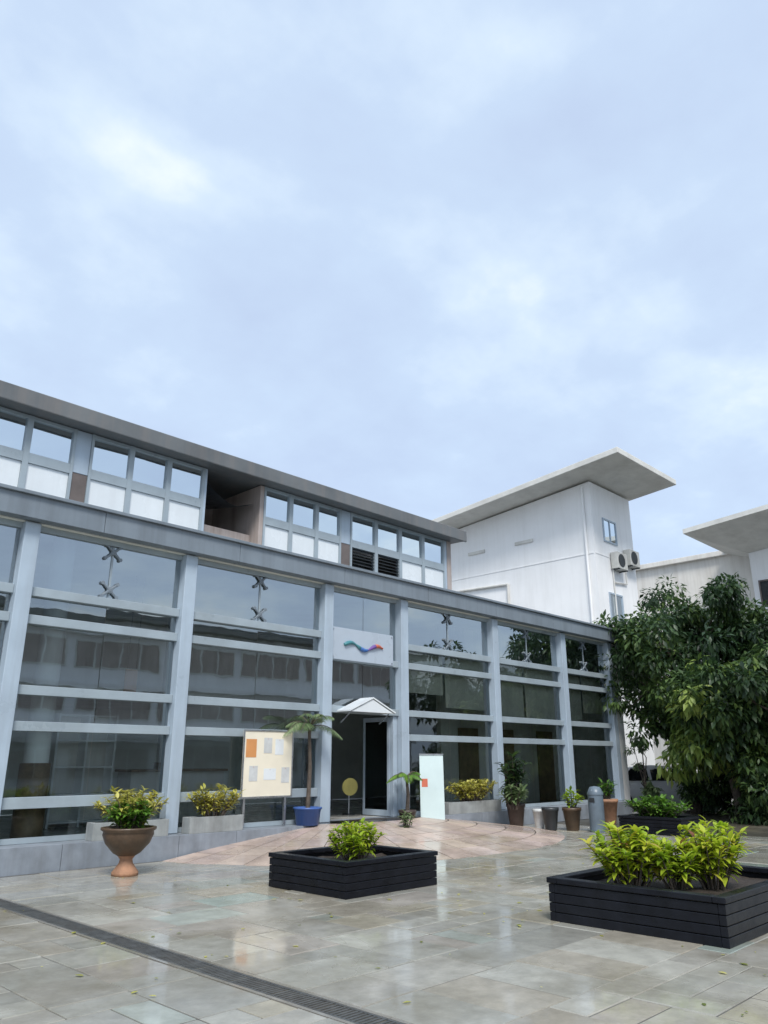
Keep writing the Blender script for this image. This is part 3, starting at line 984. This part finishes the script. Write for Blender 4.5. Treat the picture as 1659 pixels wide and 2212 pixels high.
GL = 'lime bushes in the black planters'
bush('lime_bush', 'wide lime-green bush with brownish lower leaves, left of the pair in the large black planter', 'bush', (8.25, 4.36, 0.31), 0.66, 0.48, 0.66, 1500, 0.15, 0.055, 'lime', GL, stems=58, lo=0.1, hi=0.95)
bush('lime_bush', 'taller loose yellow-green bush, right of the pair in the large black planter', 'bush', (8.84, 3.74, 0.31), 0.48, 0.44, 0.72, 1000, 0.15, 0.052, 'lime', GL, stems=36, lo=0.25, hi=1.0)
bush('lime_bush', 'round bright lime bush in the black planter before the entrance', 'bush', (7.82, 8.15, 0.31), 0.52, 0.46, 0.50, 900, 0.13, 0.048, 'lime', GL, stems=32, lo=0.15, hi=0.6)
bush('lime_bush', 'small low lime bush filling the gap between the pair in the large black planter', 'bush', (8.55, 4.0, 0.31), 0.42, 0.36, 0.52, 640, 0.14, 0.05, 'lime', GL, stems=20, lo=0.1, hi=0.8)
bush('low_hedge', 'low bright green hedge growing in the small black planter by the road', 'hedge', (18.18, 8.8, 0.26), 0.62, 0.9, 0.55, 1300, 0.16, 0.07, 'green', None, seg=3, stems=60, lo=0.2)

# urn
ur = thing('urn', 'brown glazed pedestal urn with a terracotta foot, standing before the left end of the plinth', 'urn', (6.2, 11.32, 0))
MB().lathe([(0.13, 0.27), (0.20, 0.31), (0.32, 0.44), (0.37, 0.56), (0.36, 0.60), (0.40, 0.63), (0.40, 0.66), (0.35, 0.66), (0.32, 0.56), (0.0, 0.54)], 28).build('bowl', M['brownpot'], ur, smooth=True)
MB().lathe([(0.0, 0.0), (0.19, 0.0), (0.19, 0.05), (0.15, 0.10), (0.10, 0.17), (0.09, 0.22), (0.13, 0.272)], 24).build('foot', M['terracotta'], ur, smooth=True)
MB().lathe([(0.31, 0.58), (0.15, 0.60), (0.0, 0.605)], 20).build('soil', M['soil'], ur)
bush('urn_plant', 'bushy green plant growing in the brown pedestal urn', 'plant', (6.2, 11.32, 0.6), 0.42, 0.40, 0.44, 560, 0.15, 0.06, 'green', None, stems=26, lo=0.2)
bush('yellow_plant', 'loose yellow-leaved plant rising out of the brown pedestal urn', 'plant', (6.28, 11.36, 0.6), 0.50, 0.46, 0.62, 420, 0.15, 0.05, 'yellowleaf', None, stems=22, lo=0.3)

GY = 'yellow plants in troughs on the plinth ledge'
for (xa, xb, l1, l2) in ((6.25, 7.6, 'short grey trough on the plinth, behind the urn and left of the second column', 'yellow-leaved plants in the trough left of the second column'),
                         (8.02, 9.15, 'grey trough on the plinth between the second column and the cream board', 'yellow-leaved plants between the second column and the cream board'),
                         (15.1, 17.2, 'long grey trough under the glass right of the banner stand', 'long row of yellow-leaved plants right of the banner stand')):
    t = thing('flower_trough', l1, 'trough', ((xa + xb) / 2, 12.66, 0.376), 0, 'grey troughs on the plinth ledge')
    w2 = (xb - xa) / 2
    m_ = MB()
    m_.box(-w2, -0.13, 0, w2, -0.105, 0.27).box(-w2, 0.105, 0, w2, 0.13, 0.27).box(-w2, -0.104, 0, -w2 + 0.025, 0.104, 0.27).box(w2 - 0.025, -0.104, 0, w2, 0.104, 0.27)
    m_.build('box', M['trough'], t, bevel=0.005)
    MB().box(-w2 + 0.026, -0.103, 0.0, w2 - 0.026, 0.103, 0.235).build('soil', M['soil'], t)
    bush('yellow_plant', l2, 'plant', ((xa + xb) / 2, 12.64, 0.62), w2 * 1.25, 0.24, 0.56, int(640 * w2 * 2), 0.14, 0.05, 'yellowleaf', GY, stems=int(26 * w2 * 2), lo=0.3, hi=1.0)


# pots
def pot(name, label, loc, r, h, m, group=None):
    t = thing(name, label, 'pot', loc, 0, group)
    MB().lathe([(0.0, 0.0), (r * 0.62, 0.0), (r * 0.66, 0.02), (r * 0.93, h * 0.86), (r, h * 0.87), (r, h), (r * 0.86, h), (r * 0.84, h * 0.9), (0.0, h * 0.88)], 22).build('body', M[m], t, smooth=True)
    MB().lathe([(r * 0.85, h * 0.91), (r * 0.4, h * 0.93), (0, h * 0.935)], 16).build('soil', M['soil'], t)
    return t


GO = 'plant pots along the right of the glass front'
pot('plant_pot', 'dark brown pot under a tall dark-leaved plant right of the entrance', (17.0, 11.95, 0.0), 0.24, 0.58, 'darkpot', GO)
bush('potted_shrub', 'tall dark-leaved shrub in the dark brown pot right of the entrance', 'shrub', (17.0, 11.95, 0.53), 0.5, 0.5, 1.3, 260, 0.28, 0.10, 'tree1', None, stems=14, lo=0.0, hi=0.6)
bush('potted_shrub', 'mid-green leafy plant at the foot of the tall dark-leaved shrub', 'shrub', (16.8, 11.85, 0.50), 0.42, 0.40, 0.55, 240, 0.22, 0.08, 'pale', None, stems=14, lo=0.1, hi=0.7)
pot('plant_pot', 'small white pot between the dark brown pot and the tan pot', (17.22, 11.42, 0.0), 0.16, 0.46, 'whitepot', GO)
pot('plant_pot', 'charcoal pot tight against the left of the tan pot', (17.1, 11.02, 0.0), 0.21, 0.52, 'dark', GO)
pot('plant_pot', 'tan terracotta pot with a small mixed plant', (17.42, 10.62, 0.0), 0.23, 0.52, 'brownpot', GO)
bush('potted_shrub', 'small olive-green plant in the tan terracotta pot', 'shrub', (17.42, 10.62, 0.47), 0.28, 0.28, 0.5, 170, 0.16, 0.06, 'lime', None, stems=12, lo=0.0, hi=0.4)
pot('plant_pot', 'orange terracotta pot beside the blue-grey bin', (19.95, 11.05, 0.0), 0.28, 0.62, 'terracotta', GO)
bush('potted_shrub', 'sparse dark green plant in the orange terracotta pot', 'shrub', (19.95, 11.05, 0.57), 0.35, 0.35, 0.55, 130, 0.2, 0.07, 'green', None, stems=9, lo=0.0, hi=0.6)
bush('sprig_plant', 'pale yellow-green sprig plant on the ramp in front of the right door column', 'plant', (12.47, 11.5, 0.20), 0.18, 0.18, 0.42, 90, 0.15, 0.05, 'pale', None, stems=9, lo=0.5, hi=1.0, base=0.02)
tub = thing('blue_tub', 'blue plastic tub under the palm left of the entrance', 'tub', (10.78, 12.62, 0.375))
MB().lathe([(0.0, 0.0), (0.22, 0.0), (0.27, 0.30), (0.29, 0.30), (0.29, 0.335), (0.25, 0.335), (0.24, 0.28), (0.0, 0.27)], 22).build('body', M['bluetub'], tub, smooth=True)
MB().lathe([(0.243, 0.285), (0.1, 0.29), (0, 0.29)], 16).build('soil', M['soil'], tub)
bnn = thing('litter_bin', 'blue-grey cylindrical litter bin standing right of the tan pot', 'bin', (17.5, 10.0, 0.0))
MB().lathe([(0.0, 0.0), (0.17, 0.0), (0.18, 0.03), (0.18, 0.82), (0.0, 0.82)], 20).build('body', M['bin'], bnn, smooth=False)
MB().lathe([(0.19, 0.82), (0.195, 0.86), (0.12, 1.0), (0.0, 1.02)], 20).build('lid', M['bin'], bnn, smooth=True)
MB().box(-0.185, -0.07, 0.66, -0.174, 0.07, 0.76).build('slot', M['dark'], bnn)


# palms
def palm(label, loc, h, n, fl, m, lab2=None):
    t = thing('potted_palm', label, 'palm', loc)
    MB().tube([(0, 0, 0), (0.03, 0.0, h * 0.5), (0.0, 0.02, h)], [0.05, 0.04, 0.03], 8).build('trunk', M['bark'], t)
    P, D, UU, LL, TT = [], [], [], [], []
    ribs = MB()
    for k in range(n):
        a = 2 * math.pi * k / n + random.uniform(-0.25, 0.25)
        el = random.uniform(0.35, 1.15)
        f = fl * random.uniform(0.8, 1.1)
        pts = []
        for q in range(9):
            u = q / 8
            rr = f * (u * math.cos(el))
            z = h + f * (u * math.sin(el) - 0.75 * u * u * math.cos(el * 0.7))
            pts.append(Vector((rr * math.cos(a), rr * math.sin(a), z)))
        ribs.tube(pts, [0.012 - 0.001 * q for q in range(9)], 5)
        tb = random.random()
        for q in range(2, 26):
            u = q / 26
            i = min(7, int(u * 8))
            p = pts[i].lerp(pts[i + 1], u * 8 - i)
            d = (pts[i + 1] - pts[i]).normalized()
            sd = d.cross(Vector((0, 0, 1)))
            sd.normalize()
            for s in (1, -1):
                P.append(p)
                D.append(d * 0.7 + sd * s + Vector((0, 0, -0.25)))
                UU.append((0, 0, 1))
                LL.append(0.30 * fl * math.sin(math.pi * (0.15 + 0.8 * u)))
                TT.append(min(1, max(0, 0.5 * tb + 0.5 * random.random())))
    fr = leaves_mesh('frond', M[m], P, D, UU, LL, 0.019, TT, t, 3, 0.2, 0.7)
    ribs.build('rib', M['pale'] if False else M['bark'], fr)
    return t


palm('slender feathery palm in the blue tub left of the entrance', (10.78, 12.62, 0.65), 1.60, 14, 0.85, 'pale')
pot('plant_pot', 'dark pot holding the small palm right of the entrance', (13.55, 12.45, 0.10), 0.2, 0.45, 'darkpot', None)
palm('small green palm in the dark pot right of the entrance', (13.55, 12.45, 0.5), 0.75, 9, 0.55, 'green')

# banner stand
bs = thing('banner_stand', 'pale cyan roll-up banner stand leaning right of the entrance', 'banner', (14.25, 12.3, 0.0), R(-38))
MB().box(-0.32, -0.12, 0.0, 0.32, 0.12, 0.09).build('base', M['steel'], bs, bevel=0.02)
b_ = MB()
b_.add([(-0.28, 0.0, 0.09), (0.28, 0.0, 0.09), (0.28, 0.10, 1.72), (-0.28, 0.10, 1.72), (-0.28, 0.004, 0.09), (0.28, 0.004, 0.09), (0.28, 0.104, 1.72), (-0.28, 0.104, 1.72)],
       [(0, 1, 2, 3), (7, 6, 5, 4), (0, 3, 7, 4), (1, 5, 6, 2), (3, 2, 6, 7), (0, 4, 5, 1)])
pr = b_.build('print', M['banner'], bs)
MB().add([(-0.24, 0.055, 1.02), (-0.10, 0.055, 1.02), (-0.10, 0.068, 1.2), (-0.24, 0.068, 1.2)], [(0, 1, 2, 3)]).build('red_mark', M['red'], pr)
MB().box(-0.29, 0.085, 1.722, 0.29, 0.115, 1.75).build('top_bar', M['steel'], bs)
MB().tube([(0, 0.06, 0.09), (0, 0.13, 1.72)], 0.012, 6).build('pole', M['steel'], bs)

# ------------------------------------------------------------------ car
cr_ = thing('parked_car', 'white parked car half hidden behind the trees at the end of the glass building', 'car', (26.7, 12.9, -0.02), R(-50))
st = [(-2.15, .72, .42, .62, .64, .5), (-2.0, .80, .28, .86, .92, .72), (-1.5, .86, .22, .95, 1.05, .74), (-0.95, .87, .22, .97, 1.40, .62), (-0.2, .87, .22, .96, 1.47, .62), (0.5, .87, .22, .95, 1.42, .60),
      (1.0, .86, .22, .93, 1.02, .72), (1.6, .84, .24, .86, .88, .70), (2.05, .78, .30, .70, .72, .62), (2.18, .66, .42, .56, .58, .5)]
v, f = [], []
for (x, hw, zb, zw, zr, hr) in st:
    v += [(x, -hw * 0.9, zb), (x, -hw, (zb + zw) / 2), (x, -hw * 0.97, zw), (x, -hr, zr), (x, hr, zr), (x, hw * 0.97, zw), (x, hw, (zb + zw) / 2), (x, hw * 0.9, zb)]
for i in range(len(st) - 1):
    for k in range(8):
        f.append((8 * i + k, 8 * i + (k + 1) % 8, 8 * i + 8 + (k + 1) % 8, 8 * i + 8 + k))
f += [tuple(range(8)), tuple(range(8 * len(st) - 8, 8 * len(st)))[::-1]]
body = MB().add(v, f).build('body', M['carpaint'], cr_, smooth=True)
for s in (-1, 1):
    for (xa, xb, xc, xd) in ((-1.35, -0.42, -0.42, -0.95), (-0.32, 0.9, 0.45, -0.32)):
        y_ = s
        MB().add([(xa, s * 0.875, 0.98), (xb, s * 0.875, 0.97), (xc, s * 0.665, 1.36), (xd, s * 0.665, 1.36)], [(0, 1, 2, 3)]).build('side_window', M['carglass'], cr_)
    for xw in (-1.35, 1.35):
        wl = MB().lathe([(0.0, -0.1), (0.2, -0.1), (0.31, -0.1), (0.33, -0.07), (0.33, 0.07), (0.31, 0.1), (0.2, 0.1), (0.0, 0.1)], 22).build('wheel', M['rubber'], cr_, smooth=False)
        wl.rotation_euler = (R(90), 0, 0)
        wl.location = (xw, s * 0.80, 0.33)
        MB().lathe([(0.0, -0.113), (0.2, -0.108), (0.2, 0.108), (0.0, 0.113)], 16).build('rim', M['steel'], wl)
    MB().box(2.02, s * 0.62 - 0.14, 0.56, 2.16, s * 0.62 + 0.14, 0.67).build('headlight', M['steel'], cr_, bevel=0.02)
    MB().box(-2.14, s * 0.62 - 0.12, 0.68, -1.99, s * 0.62 + 0.12, 0.82).build('tail_light', M['red'], cr_, bevel=0.02)
MB().add([(1.03, -0.66, 1.0), (1.03, 0.66, 1.0), (0.52, 0.56, 1.42), (0.52, -0.56, 1.42)], [(0, 1, 2, 3)]).build('windscreen', M['carglass'], cr_, loc=(0.02, 0, 0.01))
MB().add([(-1.5, 0.66, 1.06), (-1.5, -0.66, 1.06), (-0.97, -0.58, 1.40), (-0.97, 0.58, 1.40)], [(0, 1, 2, 3)]).build('rear_window', M['carglass'], cr_, loc=(-0.02, 0, 0.01))


# ------------------------------------------------------------------ trees
def tree(label, loc, h, rad, clumps, per, leafL, m, group, trunk_h=0.3, tr=0.16, lobes=7, low=0.25, name='leafy_tree', wide=0.42, cat='tree', droop=0.5):
    t = thing(name, label, cat, loc, 0, group)
    tk = MB()
    bend = Vector((random.uniform(-.25, .25), random.uniform(-.25, .25), 0))
    th = h * trunk_h
    pts = [Vector((0, 0, -0.1)), Vector((0, 0, th * 0.5)) + bend * 0.3, Vector((0, 0, th)) + bend, Vector((0, 0, h * 0.75)) + bend * 1.6]
    tk.tube(pts, [tr * 1.25, tr, tr * 0.85, tr * 0.25], 10)
    ends = []
    for k in range(lobes):
        a = 2 * math.pi * k / lobes + random.uniform(-0.5, 0.5)
        z0 = th * random.uniform(0.7, 1.0) + (h - th) * 0.35 * random.random()
        z1 = h * random.uniform(low, 0.92)
        rr = rad * random.uniform(0.55, 0.95) * math.sin(math.pi * min(0.93, max(0.18, (z1 / h - low * 0.6) / (1.05 - low * 0.6))))
        b0 = Vector((0, 0, z0)) + bend * (z0 / max(th, .1)) * 0.8
        b1 = Vector((rr * math.cos(a), rr * math.sin(a), z1))
        mid = b0.lerp(b1, 0.5) + Vector((random.uniform(-.2, .2), random.uniform(-.2, .2), 0.12 * h * random.random()))
        tk.tube([b0, mid, b1], [tr * 0.5, tr * 0.3, tr * 0.1], 7)
        for q in range(4):
            c = mid.lerp(b1, random.uniform(0.2, 1.0))
            e = c + Vector(tuple(random.uniform(-1, 1) for _ in range(3))) * rad * 0.33
            tk.tube([c, e], [tr * 0.16, tr * 0.05], 5)
            ends.append(e)
        ends.append(b1)
    ends.append(Vector((0, 0, h * 0.92)) + bend * 1.6)
    ends.append(Vector((0, 0, h * 0.75)) + bend * 1.6)
    tk.build('trunk', M['bark'], t, smooth=True)
    P, D, UU, LL, TT = [], [], [], [], []
    for k in range(clumps):
        e = np.array(random.choice(ends)) + rng.normal(size=3) * rad * 0.14
        e[2] = max(e[2], h * low * 0.55)
        cr = rad * random.uniform(0.14, 0.27)
        n = int(per * random.uniform(0.6, 1.3))
        d = unit(n)
        rr = cr * rng.random(n) ** 0.45
        p = e + d * rr[:, None] * np.array([1, 1, 0.75])
        dd = d * 0.8 + unit(n) * 0.7
        dd[:, 2] -= droop
        P.append(p)
        D.append(dd)
        UU.append(unit(n) * 0.5 + np.array([0, 0, 1.0]))
        LL.append(leafL * rng.uniform(0.6, 1.25, n))
        tb = random.random()
        TT.append(np.clip(0.55 * tb + 0.5 * rng.random(n) - 0.05, 0, 1))
    LL = np.concatenate(LL)
    leaves_mesh('crown', M[m], np.concatenate(P), np.concatenate(D), np.concatenate(UU), LL, LL * wide, np.concatenate(TT), t, 2, 0.25, 0.5)
    return t


GT = 'trees at the end of the glass building'
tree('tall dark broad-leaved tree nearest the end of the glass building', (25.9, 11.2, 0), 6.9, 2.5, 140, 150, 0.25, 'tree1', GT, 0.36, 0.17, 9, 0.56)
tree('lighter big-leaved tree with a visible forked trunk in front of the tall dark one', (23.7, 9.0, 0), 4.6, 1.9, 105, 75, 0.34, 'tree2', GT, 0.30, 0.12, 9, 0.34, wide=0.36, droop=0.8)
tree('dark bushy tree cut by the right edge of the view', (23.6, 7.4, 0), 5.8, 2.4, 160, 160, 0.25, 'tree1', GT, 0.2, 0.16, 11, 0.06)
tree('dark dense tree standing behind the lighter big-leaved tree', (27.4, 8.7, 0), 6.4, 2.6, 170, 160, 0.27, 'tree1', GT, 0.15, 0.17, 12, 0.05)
tree('pale green shrub at the foot of the white end pier', (24.6, 12.25, 0), 2.5, 0.5, 16, 80, 0.15, 'pale', None, 0.2, 0.05, 6, 0.2, name='pale_shrub', cat='shrub')
tree('wide dark evergreen bush filling the gap behind the small hedge planter', (26.6, 9.3, 0), 2.7, 1.7, 70, 150, 0.2, 'tree1', 'dark bushes under the trees', 0.1, 0.07, 9, 0.05, name='dark_bush', cat='bush')
tree('dark evergreen bush under the tree at the right edge', (25.2, 7.3, 0), 2.6, 1.7, 75, 150, 0.2, 'tree1', 'dark bushes under the trees', 0.1, 0.07, 9, 0.05, name='dark_bush', cat='bush')
tree('dark evergreen bush right behind the forked big-leaved tree', (26.0, 10.2, 0), 2.5, 1.2, 50, 140, 0.2, 'tree1', 'dark bushes under the trees', 0.1, 0.07, 8, 0.05, name='dark_bush', cat='bush')
for i, (x, y, h) in enumerate([(33, 8.5, 6.0), (37, 6.2, 6.5), (31, 5.0, 5.5), (42, 3, 6.5), (36, 1, 6)]):
    tree(['tree in the far row, first from the white block', 'tree in the far row, behind the right-hand dark tree', 'tree in the far row, nearest the road', 'tree in the far row, furthest away', 'tree in the far row, beyond the right edge'][i],
         (x, y, 0), h, 2.6, 60, 110, 0.3, 'tree1', 'far row of trees', 0.15, 0.16, 8, 0.08)

# ------------------------------------------------------------------ small things: fallen leaves, pipes, joints
n = 260
P = np.stack([rng.uniform(2.5, 14, n), rng.uniform(2, 11.5, n), rng.uniform(0.008, 0.012, n)], 1)
k_ = n // 2                                                       # more of them gather round the planters
P[:k_, 0] = rng.choice([7.4, 8.2, 9.2], k_) + rng.normal(0, 1.0, k_)
P[:k_, 1] = rng.choice([2.9, 5.4, 7.2, 9.2], k_) + rng.normal(0, 0.5, k_)
def clear(p):
    return not (7.5 < p[0] < 10.3 and 3.0 < p[1] < 5.2) and not (6.9 < p[0] < 8.85 and 7.35 < p[1] < 9.1) and (FX - p[0]) ** 2 / 28 + (FY - p[1]) ** 2 / 15.5 > 1
P = np.array([p for p in P if clear(p)])
n = len(P)
a = rng.uniform(0, 6.28, n)
D = np.stack([np.cos(a), np.sin(a), np.full(n, 0.04)], 1)
Ls = 0.025 + 0.07 * rng.random(n) ** 2.2
lf = leaves_mesh('fallen_leaves', M['yellowleaf'], P, D, np.tile([0, 0, 1.0], (n, 1)), Ls, Ls * 0.45, rng.random(n) * 0.8, None, 3, 0.15, 0.05)
lf['kind'] = 'stuff'
MB().tube([(29.54, 16.35, 5.9), (29.54, 16.35, 13.3)], 0.055, 8).build('drain_pipe', M['white'], WB)
for z in (7.0, 10.2):
    MB().box(29.6, 16.05, z, 29.617, 29.9, z + 0.05).build('string_course', M['white'], WB)
    MB().box(29.65, 15.983, z, 33.25, 15.997, z + 0.05).build('string_course', M['white'], WB)
MB().tube([(31.0, 15.94, 9.7), (31.0, 15.94, 6.2)], 0.03, 6).build('refrigerant_pipe', M['soffit'], WB)
MB().tube([(32.2, 15.94, 10.05), (32.2, 15.94, 9.2), (31.06, 15.94, 9.1)], 0.03, 6).build('refrigerant_pipe', M['soffit'], WB)

# furniture seen dim through the ground floor glass
ct = thing('reception_counter', 'pale wooden counter standing inside behind the second glass bay', 'counter', (9.2, 14.9, FZ))
MB().box(-1.1, 0, 0, 1.1, 0.06, 1.0).build('front_panel', M['cream'], ct)
MB().box(-1.15, -0.08, 1.002, 1.15, 0.6, 1.05).build('top', M['wood'], ct, bevel=0.008)
for x in (-1.07, 1.07):
    MB().box(x - 0.03, 0.062, 0, x + 0.03, 0.55, 1.0).build('side_panel', M['cream'], ct)
cb_ = thing('display_shelf', 'tall white display shelf inside behind the left glass bay', 'shelf', (7.3, 15.3, FZ))
for x in (-0.6, 0.0, 0.6):
    MB().box(x - 0.02, 0, 0, x + 0.02, 0.35, 2.1).build('side_panel', M['white'], cb_)
MB().box(-0.58, 0.33, 0, 0.58, 0.349, 2.1).build('back_panel', M['cream'], cb_)
for z in (0.08, 0.58, 1.08, 1.58, 2.06):
    for x in (-0.3, 0.3):
        MB().box(x - 0.278, 0.004, z, x + 0.278, 0.328, z + 0.03).build('shelf', M['white'], cb_)
